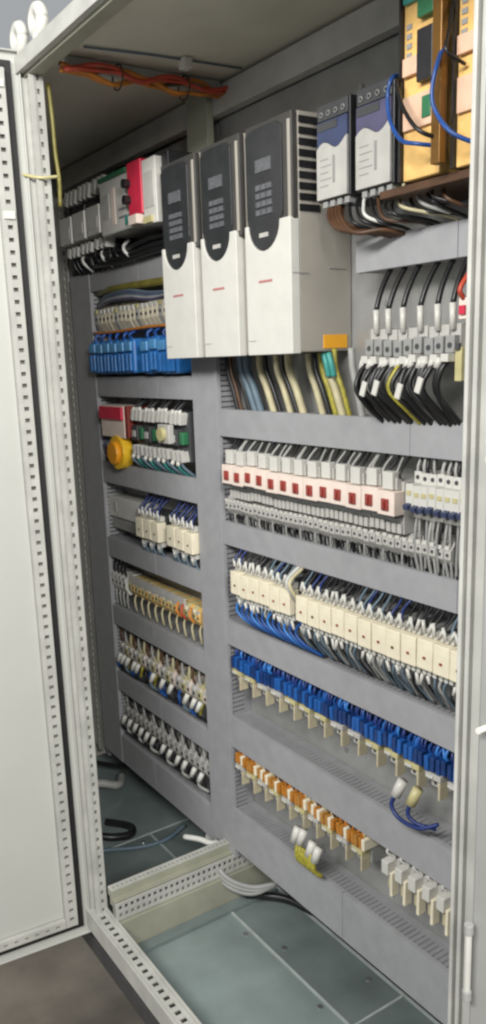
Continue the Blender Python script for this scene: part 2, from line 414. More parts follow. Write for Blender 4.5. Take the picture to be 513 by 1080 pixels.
# ------------------------------------------------------------------ drives
def drive(x0,x1,label,side=False):
    t=thing('motor_drive',label,'motor drive',((x0+x1)/2,1.15,0.002),'three white and black motor drives')
    W=x1-x0
    MB().box(x0+.001,x1-.001,1.018,1.149,.004,.435,'taupe').build('body',t,bevel=.003)
    MB().box(x0+.001,x1-.001,1.004,1.0175,.24,.434,'shroud').build('upper_shroud',t,bevel=.002); MB().box(x1-.012,x1-.004,1.0015,1.004,.25,.42,'taupe').build('side_trim',t,bevel=.0008)
    # white lower cover with rounded notch
    nx=x0+W*.42; r=W*.35; top=.252
    xw=x1-(0 if side else .010); pts=[(x0,.002),(xw,.002),(xw,top-.006)]
    pts.append((xw-.003,top)); pts.append((nx+r,top))
    for i in range(13):
        th=-math.pi*i/12; pts.append((nx+r*math.cos(th),.250+.050*math.sin(th)))
    pts+= [(nx-r,top),(x0,top)]
    MB().prism([(p[0],p[1]) for p in pts],1,.997,1.018,'white').build('lower_cover',t,bevel=.0015)
    MB().box(x0+.004,x0+W*.2,.9955,.997,.03,.0315,'lgrey').build('edge_print',t); MB().box(x0+W*.30,x0+W*.60,.9962,.997,.141,.1455,'printred').build('logo_print',t)
    # keypad
    kp=[(nx-r*1.1,.415),(nx-r*1.1,.265),(nx-r*.98,.250)]
    for i in range(1,12):
        th=math.pi+math.pi*i/12; kp.append((nx+r*.97*math.cos(th),.250+.048*math.sin(th)))
    kp+=[(nx+r*.98,.250),(nx+r*1.12,.265),(nx+r*1.12,.415),(nx+r*.8,.425),(nx-r*.8,.425)]
    k=MB().prism(kp,1,1.0,1.018,'keyblack').build('keypad',t,bevel=.001)
    MB().box(nx-r*.45,nx+r*.50,.998,1.0,.345,.368,'screen').build('display',k)
    b=MB()
    for i in range(4):
        for j in range(3):
            b.box(nx-r*.45+j*r*.35,nx-r*.45+j*r*.35+r*.28,.9975,1.0,.312-i*.015,.322-i*.015,'screen')
    b.build('buttons',k)
    MB().box(nx-r*.3,nx+r*.25,.9985,1.0,.226,.234,'lgrey').build('status_window',k)
    if side:
        v=MB()
        for i in range(9): v.box(x1-.001,x1+.0015,1.020,1.068,.262+i*.0190,.274+i*.0190,'black')
        v.build('side_vent',t)
        MB().box(x1-.001,x1+.0008,1.075,1.135,.010,.036,'yellowlabel').build('warning_sticker',t)
        MB().box(x1-.001,x1+.0006,1.0,1.04,.15,.152,'mgrey').box(x1-.001,x1+.0006,1.09,1.13,.16,.162,'mgrey').build('seam_line',t)
    else:
        v=MB()
        for i in range(8): v.box(x1-.001,x1+.0012,1.03,1.13,.29+i*.018,.298+i*.018,'black')
        v.build('side_vent',t)
    v=MB()
    for i in range(5): v.box(x0+.012+i*W*.17,x0+.012+i*W*.17+W*.09,1.03,1.13,.0015,.004,'black')
    v.build('bottom_vent',t)
drive(-1.767,-1.616,'white motor drive with black keypad, the one above the middle vertical trunking')
drive(-1.594,-1.447,'white motor drive with black keypad, between two identical drives')
drive(-1.425,-1.277,'white motor drive with orange sticker on its exposed right side',True)

# ------------------------------------------------------------------ power supplies
def psu(x0,x1,label,col):
    t=thing('power_supply',label,'power supply',((x0+x1)/2,1.15,.27),'power supplies below the rear top rail')
    MB().box(x0,x1,1.032,1.148,.268,.43,'black').build('body',t,bevel=.002)
    # silver front with wavy upper edge
    W=x1-x0; pts=[(x0+.004,.271),(x1-.004,.271)]
    zz=.362
    for i in range(13):
        u=1-i/12; pts.append((x0+.004+(W-.008)*u, zz+.008*math.sin(u*7.0)-.006*(1-u)))
    MB().prism(pts,1,1.026,1.032,'lgrey').build('front_cover',t,bevel=.0008)
    MB().box(x0+.004,x1-.004,1.029,1.032,.402,.428,'dgrey').build('terminal_cover',t,bevel=.001)
    f=MB().prism([(x0+.004,.400),(x0+.004,.3595)]+[(x0+.004+(W-.008)*i/12, zz+.0012+.008*math.sin(i/12*7.0)-.006*(1-i/12)) for i in range(13)]+[(x1-.004,.400)],1,1.028,1.032,col).build('upper_cover',t); MB().box(x0+.006,x1-.030,1.0268,1.028,.385,.398,'dgrey').build('status_window',t)
    b=MB()
    for i in range(4): b.cyl((x0+.016+i*W*.22,1.0285,.412),(x0+.016+i*W*.22,1.0265,.412),.0045,'mgrey',10).cyl((x0+.016+i*W*.22,1.0268,.412),(x0+.016+i*W*.22,1.0262,.412),.003,'black',8)
    b.build('terminal_screws',t)
    b=MB()
    for i in range(5): b.box(x0+.014,x0+.014+W*(.35 if i%2 else .25),1.0255,1.026,.336-i*.011,.3375-i*.011,'panelgrey')
    b.box(x1-.040,x1-.034,1.0255,1.026,.295,.34,'panelgrey')
    b.build('print',t)
    b=MB()
    for i in range(4): b.box(x0+.012+i*W*.22,x0+.024+i*W*.22,1.034,1.06,.258,.268,'mgrey')
    b.build('lower_terminals',t)
psu(-1.238,-1.150,'dark blue and silver power supply beside the vented side of a drive','navy')
psu(-1.135,-1.045,'violet and silver power supply beside the pale yellow device','violet')

# pale yellow devices at upper right and the brown bar between
def board(x0,x1,z1,label):
    t=thing('control_module',label,'control module',((x0+x1)/2,1.15,.255),'pale yellow control modules')
    MB().box(x0,x1,.992,1.148,.255,z1,'paleyellow').build('body',t,bevel=.002)
    W=x1-x0
    MB().box(x0+.004,x1-.004,.986,.992,.325,.372,'palepink').box(x0+.004,x0+W*.45,.984,.992,.40,.425,'palepink').build('front_face',t,bevel=.001); MB().box(x0-.0045,x0-.0005,.985,1.148,.255,z1,'black').build('side_frame',t)
    MB().box(x0+W*.50,x1-.006,.980,.992,.385,.455,'black').box(x0+W*.50,x1-.006,.980,.992,.470,z1-.004,'green').build('terminal_block',t,bevel=.001)
    MB().box(x0+W*.60,x1-.012,.984,.992,.335,.365,'green').build('connector',t,bevel=.001)
    MB().box(x0+.004,x1-.002,.984,.992,z1-.022,z1-.002,'teal').build('top_terminals',t,bevel=.001)
    b=MB()
    for i in range(6): b.box(x0+.006,x0+.016,.9905,.992,.40+i*.013,.407+i*.013,'mgrey')
    b.build('print',t)
board(-.985,-.912,.52,'pale yellow control module left of the brown vertical bar')
board(-.880,-.780,.52,'pale yellow control module right of the brown vertical bar')
o=MB().box(-.905,-.888,.966,.980,.262,.53,'copper').build('busbar',base=(-.895,.97,.262),bevel=.001); tag(o,'brown vertical bar standing between the two pale yellow modules','busbar')
o=MB().box(-1.045,-.60,1.0,1.148,.240,.252,'w_brown').build('shelf',base=(-.82,1.07,.24),bevel=.001); tag(o,'brown shelf strip under the pale yellow modules','shelf')
def wire_obj(name,path,r,m,label,cat,group=None):
    p0=path[0]
    o=MB().tube(path,r,m,8).build(name,base=p0,smooth=True); return tag(o,label,cat,group)
wire_obj('cable',spline([(-1.02,1.03,.42),(-.995,.978,.404),(-.999,.972,.376),(-.985,.965,.338),(-.953,.955,.305),(-.918,.952,.292),(-.90,.985,.288)]),.0032,'w_blue','blue cable looping over the front of the left pale yellow module','cable')
wire_obj('cable',spline([(-1.01,1.03,.43),(-.987,.980,.398),(-.972,.968,.375),(-.950,.958,.345),(-.912,.950,.308),(-.895,.985,.295)]),.0032,'w_black','black cable crossing the left pale yellow module towards the brown bar','cable')
wire_obj('cable',spline([(-.895,.985,.43),(-.886,.955,.385),(-.889,.950,.350),(-.879,.950,.322),(-.850,.952,.290),(-.82,.985,.27)]),.0032,'w_blue','blue cable over the front of the right pale yellow module','cable')
wire_obj('cable',spline([(-.885,.985,.47),(-.876,.968,.43),(-.868,.955,.40),(-.861,.985,.385)]),.0025,'w_black','thin black cable at the top of the right pale yellow module','cable')
# wires below the power supplies into the trunking
cols=['w_brown','w_black','w_brown','w_black','w_black','w_white','w_black','w_brown','w_black','w_black','w_beige','w_black','w_grey','w_black','w_black','w_brown']
names={'w_brown':'brown','w_black':'black','w_white':'white','w_grey':'grey','w_beige':'beige','w_slate':'slate blue','w_yg':'green and yellow','w_orange':'orange'}
for i,cn in enumerate(cols):
    x=-1.225+i*.018; xe=x+.05+R.uniform(0,.04)
    wire_obj('power_wire',spline([(x,1.055,.268),(x+.004,1.045,.25),(x+.03,1.02+R.uniform(0,.02),.222+R.uniform(-.006,.006)),(xe,1.07,.205),(xe+.01,1.11,.19)]),.0030,cn,names[cn]+' wire sagging from the power supplies into the short trunking','wire','wires sagging below the power supplies')
# bundle of thick brown wire loops at left end
for i in range(4):
    wire_obj('power_wire',spline([(-1.222+i*.009,1.05,.27),(-1.205+i*.010,1.030,.238),(-1.165+i*.012,1.022,.212-i*.003),(-1.115+i*.01,1.05,.202),(-1.09+i*.01,1.10,.19)]),.0042,'w_brown','thick brown wire loop left of the sagging wires, below the dark blue power supply','wire','thick brown wire loops')

# ------------------------------------------------------------------ grey terminals with black cables (right field)
for i in range(9):
    x=-1.125+i*.0235
    if i==0:
        t=thing('terminal_block','',''); t['category']='terminal block'
        t0=t; t['base']=[0,0,0]
        MB().box(-.0105,.0105,-.085,-.006,-.022,.03,'lgrey').box(-.0095,.0095,-.098,-.085,-.016,.012,'mgrey').build('body',t,bevel=.001)
        MB().cyl((0,-.0985,-.004),(0,-.0955,-.004),.005,'dgrey',10).build('screw',t)
        MB().box(-.008,.008,-.11,-.088,-.030,-.017,'white').build('clamp_cover',t,bevel=.001)
    place(t0,x,1.15,.008,ORD[i]+' of nine grey terminal blocks above the black cables, counted from the drives','grey terminal blocks above the black cables')
for i,x in enumerate((-1.115,-1.085,-1.05,-1.01,-.972,-.94)):
    t=thing('ferrule_wire',ORD[i]+' white ended black wire dropping to the grey terminals, counted from the drives','wire',(x,1.06,.03),'white ended wires above the grey terminals')
    MB().tube(arc((x,1.06,.068),(x+R.uniform(-.006,.006),1.10,.148),(0,-.006,0)),.0048,'w_black',7).build('wire',t,smooth=True)
    MB().cyl((x,1.062,.030),(x,1.060,.072),.0055,'white',8).build('ferrule',t,smooth=True)
for i in range(20):
    x=-1.13+i*.0100+R.uniform(-.003,.003); xe=x+R.uniform(-.004,.022); b=-.012-R.uniform(0,.022)
    m='w_black' if i not in (9,) else 'w_yg'
    t=thing('power_cable',('black cable curving from the grey terminals down into the long trunking' if m=='w_black' else 'green and yellow cable among the black cables'),'cable',(x,1.06,-.02),'black cables below the grey terminals' if m=='w_black' else None)
    MB().tube(spline([(x,1.055,-.018),(x-.006,1.052+b*.5,-.035),(x-.010+R.uniform(-.005,.005),1.058+b,-.065),(xe-.006,1.07+b*.6,-.10),(xe,1.10,-.14)]),.0048,m,8).build('sheath',t,smooth=True)
    if i%3!=1:
        zz=-.024 if i%2 else -.045
        MB().cyl((x-.003,1.046,-.014),(x-.008,1.044,-.030),.0062,'white',8).build('cable_marker',t,smooth=True)
for i,(x,z) in enumerate([(-1.085,-.062),(-1.055,-.06),(-1.0,-.065),(-.955,-.055)]):
    t=thing('cable_tag',ORD[i]+' loose white tag on the black cables, counted from the drives','cable tag',(x,1.01,z),'white tags on the black cables')
    MB().box(x-.006,x+.006,1.000,1.004,z-.014,z+.012,'white',Matrix.Rotation(.35,3,'Y')).build('tag_plate',t,bevel=.001)
t=thing('surge_arrester','small pinkish block with a red wire at the right end of the grey terminals','surge arrester',(-.925,1.15,.08))
MB().box(-.928,-.908,1.06,1.148,.045,.078,'pink').build('body',t,bevel=.001); MB().tube(spline([(-.919,1.062,.076),(-.920,1.054,.092),(-.916,1.08,.125),(-.915,1.11,.15)]),.0042,'w_red',7).build('wire',t,smooth=True); MB().box(-.924,-.912,1.055,1.06,.052,.066,'red').build('cap',t,bevel=.001)
t=thing('cable_clamp','yellow clamp hanging at the right end of the black cables','cable clamp',(-.922,1.08,0))
MB().box(-.929,-.915,1.055,1.08,-.052,.002,'w_cream').build('clamp_body',t,bevel=.001); MB().cyl((-.922,1.054,.008),(-.922,1.054,-.002),.005,'dgrey').build('screw',t)

# ------------------------------------------------------------------ motor cables below drives
cab_=[(-1.662,-1.63,'w_black',.006),(-1.648,-1.615,'w_brown',.005),(-1.62,-1.58,'w_black',.005),(-1.603,-1.556,'w_slate',.009),(-1.58,-1.535,'w_slate',.009),(-1.53,-1.485,'w_beige',.008),
(-1.508,-1.462,'w_black',.0055),(-1.468,-1.425,'w_beige',.007),(-1.447,-1.400,'w_black',.006),(-1.425,-1.38,'w_beige',.0085),(-1.356,-1.317,'w_beige',.007),(-1.338,-1.294,'w_black',.006),(-1.316,-1.275,'w_yg',.006),(-1.298,-1.255,'w_beige',.008),(-1.275,-1.235,'w_yg',.005),(-1.225,-1.20,'w_grey',.007)]
cnt={}
for x0,x1,m,r in cab_:
    cnt[m]=cnt.get(m,0)+1
tot=dict(cnt); cnt={}
for x0,x1,m,r in cab_:
    cnt[m]=cnt.get(m,0)+1
    lab='%s %s motor cable under the drives, counted from the middle trunking'%(ORD[cnt[m]-1],names[m]) 
    wire_obj('motor_cable',spline([(x0,1.10,.008),(x0+.006,1.098,-.03),((x0+x1)/2+.003,1.102,-.075),(x1,1.11,-.14)]),r,m,lab,'cable','motor cables under the drives')
for i,x in enumerate((-1.29,-1.275)):
    t=wire_obj('green_wire',spline([(x,1.085,.0),(x+.008,1.085,-.02),(x+.01,1.09,-.045)]),.006,'teal',('left' if i==0 else 'right')+' one of two short green wire ends under the orange sticker','wire','green wire ends')

# ------------------------------------------------------------------ motor protection breakers with maroon knobs (row C)
def wires_v(t,xs,y0,z0,y1,z1,r,ms,bul=-.01,name='wire',rnd=None,ferr=0):
    rr=rnd or R
    for i,x in enumerate(xs):
        dx=rr.uniform(-.007,.007); k=rr.uniform(.4,1.5); D=Vector((0,y1-y0,z1-z0))
        P0=Vector((x,y0,z0)); m1=P0+D*.28+Vector((rr.uniform(-.004,.004),bul*k,0)); m2=P0+D*.66+Vector((dx*.7+rr.uniform(-.003,.003),bul*k*.8,0))
        q=spline([P0,m1,m2,P0+D+Vector((dx,0,0))],4)
        MB().tube(q,r*rr.uniform(.85,1.12),ms[rr.randrange(len(ms))],6).build(name,t,smooth=True)
        if ferr and rr.random()<ferr:
            a=Vector(q[1]); b=a+(Vector(q[4])-a)*rr.uniform(.9,1.3); MB().cyl(tuple(a),tuple(b),r*1.45,'white',7).build('ferrule',t,smooth=True)
def breaker_proto(v):
    rr=random.Random(v+40)
    t=thing('motor_breaker','','motor breaker'); t['base']=[0,0,0]
    MB().box(-.0212,.0212,-.078,-.006,-.048,.050,'lgrey').build('body',t,bevel=.0012)
    MB().box(-.0216,.0216,-.104,-.078,-.010,.034,'pink').build('front_band',t,bevel=.001); MB().box(-.0213,.0213,-.1035,-.080,-.0145,-.0105,'dgrey').build('shadow_line',t)  # thin dark strip stands in for the shadow line under the front band
    k=MB().box(-.009,.009,-.108,-.104,-.001,.021,'maroon').box(-.0025,.0025,-.1125,-.108,.002,.018,'maroon').build('rotary_knob',t,bevel=.0015)
    b=MB().box(-.0185,.0075,-.094,-.078,.036,.068,'white').box(.0105,.0150,-.090,-.078,.036,.058,'lgrey')
    b.build('upper_terminals',t,bevel=.0008)
    b=MB()
    for x in (-.008,.008): b.cyl((x,-.0795,.044),(x,-.0785,.044),.0035,'black',8)
    b.build('terminal_screw',t)
    b=MB()
    for x in (-.014,0,.014): b.box(x-.005,x+.005,-.084,-.078,-.046,-.028,'lgrey')
    b.build('lower_terminals',t,bevel=.0006)
    wires_v(t,(-.014,0,.014),-.083,.056,-.048,.10,.0028,['w_grey','w_black','w_black'],-.005,rnd=rr)
    wires_v(t,(-.017,-.008,.001,.011,.018),-.050,-.044,-.040,-.125,.0026,['w_grey','mgrey','w_grey','w_black'],0,rnd=rr)
    return t
bp=[breaker_proto(k) for k in range(5)]
for i in range(13):
    place(bp[(i*3)%5],-1.598+i*.0436,1.15,-.280,ORD[i]+' of thirteen breakers with a dark red window, counted from the middle trunking','motor breakers with dark red windows')
# row of grey terminals under breakers
def term_proto(col,cap,w,h,dep,wires_up,wires_dn,mark=None,up=.05,dn=.05,mp=None):
    t=thing('rail_terminal','','terminal'); t['base']=[0,0,0]
    h2=h/2
    MB().prism([(-.006,-h2),(-dep*.8,-h2),(-dep,-h2*.35),(-dep,h2*.35),(-dep*.8,h2),(-.006,h2)],0,-w*.46,w*.46,col).build('body',t,bevel=.0006)
    MB().box(-w*.30,w*.30,-dep-.002,-dep+.004,h2*.40,h2*.72,cap).build('marker',t,bevel=.0004)
    MB().cyl((0,-dep-.0012,0),(0,-dep+.003,0),w*.2,'dgrey',8).build('screw',t)
    if wires_up: wires_v(t,[0],-dep*.82,h2*.8,-.050,h2+up,w*.14,[wires_up],-.004)
    if wires_dn: wires_v(t,[0],-dep*.82,-h2*.8,-.050,-h2-dn,w*.14,[wires_dn],-.004)
    return t
gp_=[term_proto('lgrey','white',.0160,.046,.070,None,c,dn=.03) for c in ('w_black','w_grey','w_black')]
for i in range(42):
    place(gp_[i%3],-1.655+i*.0170,1.15,-.352,'narrow grey terminal in the row under the breakers','narrow grey terminals under the breakers')
# white miniature breakers
def mcb_proto():
    t=thing('miniature_breaker','','miniature breaker'); t['base']=[0,0,0]
    MB().box(-.0086,.0086,-.066,-.006,-.042,.042,'white').box(-.0086,.0086,-.088,-.066,-.022,.022,'white').build('body',t,bevel=.001)
    MB().box(-.005,.005,-.0895,-.088,.002,.010,'w_cream').build('print',t)
    MB().box(-.006,.006,-.098,-.086,-.0235,-.014,'navy',Matrix.Rotation(.3,3,'X')).build('toggle',t,bevel=.001)
    MB().cyl((0,-.0675,.032),(0,-.066,.032),.004,'dgrey',8).cyl((0,-.0675,-.032),(0,-.066,-.032),.004,'dgrey',8).build('screw',t)
    wires_v(t,(-.003,.003),-.062,.038,-.045,.085,.0028,['w_grey','w_black','mgrey'],-.006)
    wires_v(t,(-.003,.003),-.062,-.038,-.06,-.145,.0028,['w_grey','mgrey','w_black'],-.006)
    return t
mp_=[mcb_proto() for k in range(4)]
for i in range(14):
    place(mp_[(i*3)%4],-1.033+i*.0178,1.15,-.255,'white miniature breaker in the block right of the breakers with red windows','white miniature breakers')
# small white auxiliary terminals and wires above the breakers' right part
# ------------------------------------------------------------------ contactors row D
def contactor_proto(col,dark,v=0,w=.0375):
    rr=random.Random(v*7+3)
    t=thing('contactor','','contactor'); t['base']=[0,0,0]; h=w/2
    MB().box(-h*.97,h*.97,-.072,-.006,-.042,.042,dark).build('body',t,bevel=.001)
    MB().box(-h*.99,h*.99,-.100,-.072,-.030,.026,col).build('front_block',t,bevel=.0015)
    MB().box(-.0032,.0032,-.1018,-.100,-.010,-.005,'maroon' if v else 'w_brown').build('indicator',t,bevel=.0006)
    b=MB(); b2=MB()
    for x in (-.012,0,.012): b.box(x-.0042,x+.0042,-.086,-.072,.028,.042,'white'); b2.box(x-.0042,x+.0042,-.086,-.072,-.046,-.033,'white')
    b.build('upper_clamps',t,bevel=.0006); b2.build('lower_clamps',t,bevel=.0006)
    for k,x in enumerate((-.012,0,.012)):
        MB().tube(spline([(x,-.083,.036),(x+rr.uniform(-.004,.004),-.088,.052),(x+rr.uniform(-.006,.006),-.072,.070),(x+rr.uniform(-.007,.007),-.05,.092)],4),.0027,['w_black','w_black','w_slate','w_dblue'][rr.randrange(4)],6).build('wire',t,smooth=True)
        MB().tube(spline([(x,-.083,-.044),(x+rr.uniform(-.004,.004),-.086,-.060),(x+rr.uniform(-.007,.007),-.075,-.080),(x+rr.uniform(-.008,.008),-.05,-.112)],4),.0027,['w_black','w_grey','w_black','w_slate'][rr.randrange(4)],6).build('wire',t,smooth=True)
        tl=rr.uniform(.004,.009)*(1 if (k+v)%2 else -1)
        MB().cyl((x-tl*.3,-.090,.036),(x+tl,-.088,.056+rr.uniform(-.004,.004)),.0036,'white',7).build('wire_marker',t,smooth=True)
        if rr.random()<.75: MB().cyl((x,-.090,-.044),(x+tl,-.089,-.062+rr.uniform(-.006,.004)),.0034,'white' if rr.random()<.7 else 'w_grey',7).build('wire_marker',t,smooth=True)
    return t
cp=[contactor_proto('cream','dgrey' if k%2 else 'mgrey',k) for k in range(6)]
for i in range(6):
    place(cp[(i*5)%6],-1.588+i*.0392,1.15,-.53,ORD[i]+' of the six cream contactors next to the middle trunking','left block of cream contactors')
for i in range(17):
    place(cp[(i*5+1)%6],-1.332+i*.0392,1.15,-.535,ORD[i]+' cream contactor of the long block, counted from the gap','long block of cream contactors')
t=thing('wire_bundle','pale grey bundled wire in the gap between the two contactor blocks','wire bundle',(-1.365,1.06,-.48))
for k in range(4): MB().tube(spline([(-1.38+k*.006,1.08,-.455),(-1.375+k*.004,1.045,-.48),(-1.362+k*.003,1.05,-.51),(-1.358,1.08,-.545)]),.004,['w_grey','w_white','w_grey','w_beige'][k],7).build('wire',t,smooth=True)
for i in range(12):
    x=-1.60+i*.021
    wire_obj('blue_wire',spline([(x,1.085,-.575),(x+.01,1.055,-.595),(x+.035,1.06,-.618),(x+.06,1.09,-.645)]),.0033,'w_blue' if i%3 else 'w_lblue','blue wire running below the left block of cream contactors','wire','blue wires below the left contactor block')
# ------------------------------------------------------------------ relays rows E / F
def relay_proto(wm,block,pitch,nw,seed,cl='w_cream',bh=.030):
    rr=random.Random(seed); t=thing('relay','','relay'); t['base']=[0,0,0]; h=pitch*.47
    MB().box(-h*.9,h*.9,-.052,-.006,-.020,.016,'mgrey').build('socket',t,bevel=.001)
    for k in range(4):
        x=-h+2*h*(k+.5)/4; g=rr.uniform(-.002,.002)
        MB().box(x-h*.20,x+h*.20,-.074-rr.uniform(0,.004),-.030,.017+g,.017+bh+g,block[rr.randrange(len(block))],Matrix.Rotation(rr.uniform(-.06,.06),3,'Y')).build('relay_block',t,bevel=.0018)
    MB().box(-h*.85,h*.62,-.076,-.052,.003,.014,cl).build('retaining_clip',t,bevel=.001)
    MB().box(-h*.7,-h*.05,-.0790,-.076,.005,.010,'white').build('marker',t,bevel=.0006)
    MB().box(h*.40,h*.60,-.076,-.052,-.034,.002,'fingercream').build('label_finger',t,bevel=.001)
    MB().box(-h*.7,h*.15,-.062,-.052,-.018,-.003,'lgrey').build('lower_terminal',t,bevel=.001)
    MB().cyl((-h*.3,-.063,-.010),(-h*.3,-.061,-.010),.0035,'dgrey',8).build('screw',t)
    for k in range(nw):
        x=-pitch*.46+pitch*.92*(k+.5)/nw
        wires_v(t,(x,),-.060,.014+bh,-.040,.085,.0030,wm,-.008,rnd=rr)
    return t
rp=[relay_proto(['w_blue','w_dblue','w_dblue','w_lblue'],['blue','navyblue','blue','navyblue'],.0546,6,s,'w_cream' if s%3!=1 else 'lgrey') for s in range(5)]
for i in range(19):
    place(rp[(i*3)%5],-1.628+i*.0546,1.15,-.790,ORD[i]+' relay of the blue wired row, counted from the middle trunking','relays with blue wires')
rp2=[relay_proto(['w_orange','w_brown','w_beige'],['amber','orangeclear','amber','cream'],.05,5,s+7,'w_cream' if s%2 else 'lgrey',.026) for s in range(4)]
for i in range(10):
    place(rp2[(i*3)%4],-1.632+i*.05,1.15,-1.055,ORD[i]+' relay of the orange wired row, counted from the middle trunking','relays with orange wires')
def white_relay():
    t=thing('interface_relay','','interface relay'); t['base']=[0,0,0]
    MB().box(-.017,.017,-.060,-.006,-.022,.030,'lgrey').build('socket',t,bevel=.001)
    MB().box(-.013,.006,-.084,-.060,-.004,.026,'white').build('cover',t,bevel=.0015)
    MB().box(.007,.014,-.080,-.060,-.050,.004,'cream').build('label_finger',t,bevel=.001)
    MB().box(-.012,.004,-.066,-.060,-.046,-.022,'w_beige').build('lower_terminal',t,bevel=.001)
    wires_v(t,(-.008,.006),-.058,.026,-.045,.07,.003,['w_black','w_white'],-.01)
    return t
wr=white_relay()
for i in range(14):
    place(wr,-1.088+i*.037,1.15,-1.045,ORD[i]+' of the white relays in the bottom right row, counted from the dark gap','white interface relays')
# hanging marker clips with cables
t=thing('hanging_connector','two white wire ends with blue cable hanging in front of the blue wired relays','connector',(-1.02,1.06,-.82))
for x,z,m in ((-1.045,-.835,'white'),(-1.005,-.835,'w_cream')):
    MB().cyl((x+.006,1.062,z+.022),(x-.004,1.052,z-.012),.0105,m,10).build('ferrule',t,smooth=True)
MB().tube(spline([(-1.05,1.05,-.848),(-1.052,1.045,-.868),(-1.03,1.045,-.885),(-.985,1.05,-.885),(-.955,1.07,-.87)]),.0042,'w_dblue',8).build('cable',t,smooth=True)
MB().tube(spline([(-1.01,1.05,-.848),(-1.008,1.045,-.866),(-.99,1.05,-.878),(-.96,1.07,-.882)]),.004,'w_dblue',8).build('cable',t,smooth=True)
t=thing('hanging_connector','white tags with a green and yellow wire bunch hanging from the orange wired relays','connector',(-1.32,1.06,-1.09))
for x,z in ((-1.372,-1.098),(-1.350,-1.094),(-1.318,-1.108),(-1.297,-1.112)):
    MB().cyl((x+.004,1.058,z+.020),(x-.003,1.050,z-.016),.0098,'white',10).build('ferrule',t,smooth=True)
for k in range(7):
    x=-1.362+k*.010
    MB().tube(spline([(x,1.052,-1.116),(x+.003,1.046,-1.130),(x+.005,1.048,-1.150),(x+.008,1.065,-1.168)]),.0058,'w_yg',7).build('wire',t,smooth=True)

# ------------------------------------------------------------------ left field
# row A: three switchgear units, white module, red device, pale device
def sw():
    t=thing('contactor','','contactor'); t['base']=[0,0,0]
    MB().box(-.046,.046,-.080,-.006,-.085,.105,'black').build('body',t,bevel=.002)
    MB().box(-.042,.042,-.125,-.080,-.055,.020,'white').build('front_block',t,bevel=.002)
    for x in (-.026,.004,.032):
        MB().box(x-.010,x+.010,-.106,-.080,.058,.096,'white',Matrix.Rotation(.3,3,'Y')).build('upper_clamp',t,bevel=.001)
        MB().box(x-.010,x+.010,-.108,-.080,-.088,-.062,'white',Matrix.Rotation(.3,3,'Y')).build('lower_clamp',t,bevel=.001)
    b=MB()
    for x in (-.028,0,.028): b.cyl((x,-.083,.030),(x,-.079,.030),.006,'lgrey',8)
    b.build('terminal_screw',t)
    MB().box(-.030,.030,-.1262,-.125,-.040,-.010,'white').build('label_plate',t)
    for x in (-.028,0,.028): MB().tube(spline([(x,-.085,-.082),(x+.006,-.095,-.10),(x+.012,-.085,-.125),(x+.02,-.05,-.15)]),.005,'w_black',7).build('wire',t,smooth=True)
    return t
sp=sw()
for i in range(3):
    place(sp,-2.305+i*.098-.085,1.15,.398,['left','middle','right'][i]+' one of the three black and white contactors in the upper left corner','black and white contactors')
t=thing('safety_module','white flat module with green top terminals left of the red device','safety module',(-2.04,1.15,.40))
MB().box(-2.130,-1.955,1.02,1.148,.330,.472,'white').build('body',t,bevel=.003)
MB().box(-2.126,-1.965,1.014,1.02,.463,.474,'green').build('upper_terminals',t,bevel=.001)
MB().box(-2.115,-2.075,1.0185,1.02,.37,.43,'lgrey').box(-2.06,-2.04,1.0185,1.02,.35,.44,'pink').box(-2.02,-1.975,1.0185,1.02,.36,.365,'printgrey').box(-2.02,-1.985,1.0185,1.02,.38,.384,'printgrey').build('print',t)
MB().box(-1.985,-1.960,1.0175,1.02,.340,.362,'teal').build('lower_terminals',t)
t=thing('main_switch','bright red device with black knobs between white modules','switch',(-1.93,1.15,.40))
MB().box(-1.952,-1.880,1.012,1.148,.352,.478,'red').build('body',t,bevel=.003)
for z in (.43,.392): MB().cyl((-1.945,1.012,z),(-1.945,.996,z),.011,'black',14).build('knob',t)
MB().box(-1.935,-1.89,1.0,1.05,.330,.352,'pink').build('lower_terminals',t,bevel=.001)
t=thing('pale_module','pale greenish white module right of the red device','module',(-1.84,1.15,.40))
MB().box(-1.878,-1.812,1.015,1.148,.322,.470,'white').build('body',t,bevel=.002)
MB().box(-1.868,-1.822,1.0135,1.015,.36,.44,'lgrey').build('label_plate',t); 
MB().box(-1.870,-1.83,1.008,1.015,.325,.34,'w_cream').build('lower_terminals',t)
o=MB().box(-1.806,-1.775,1.03,1.148,.32,.475,'black').build('end_block',base=(-1.79,1.09,.32),bevel=.002); tag(o,'black block between the pale module and the drives','block')
t=thing('wire_bundle','black wires filling in the dark gap below the top left devices','wire bundle',(-2.05,1.08,.29))  # black tubes stand in for the shade of the gap under the devices
for k in range(7):
    y=1.060+(k%3)*.013; z=.272+(k//3)*.013+R.uniform(-.003,.003)
    MB().tube(spline([(-2.36,y+.02,z+.01),(-2.22,y,z),(-2.08,y+R.uniform(-.006,.006),z+R.uniform(-.004,.006)),(-1.93,y,z+R.uniform(-.002,.006)),(-1.78,y+.02,z+.004)]),.0075,'w_black',8).build('wire',t,smooth=True)
for k in range(7):
    x=-2.34+k*.042+R.uniform(-.01,.01)
    MB().tube(spline([(x,1.075,.318),(x+.004,1.056,.302),(x+.018,1.052,.285),(x+.03,1.075,.262)]),.0045,'w_black' if k%3 else 'w_white',7).build('wire',t,smooth=True)
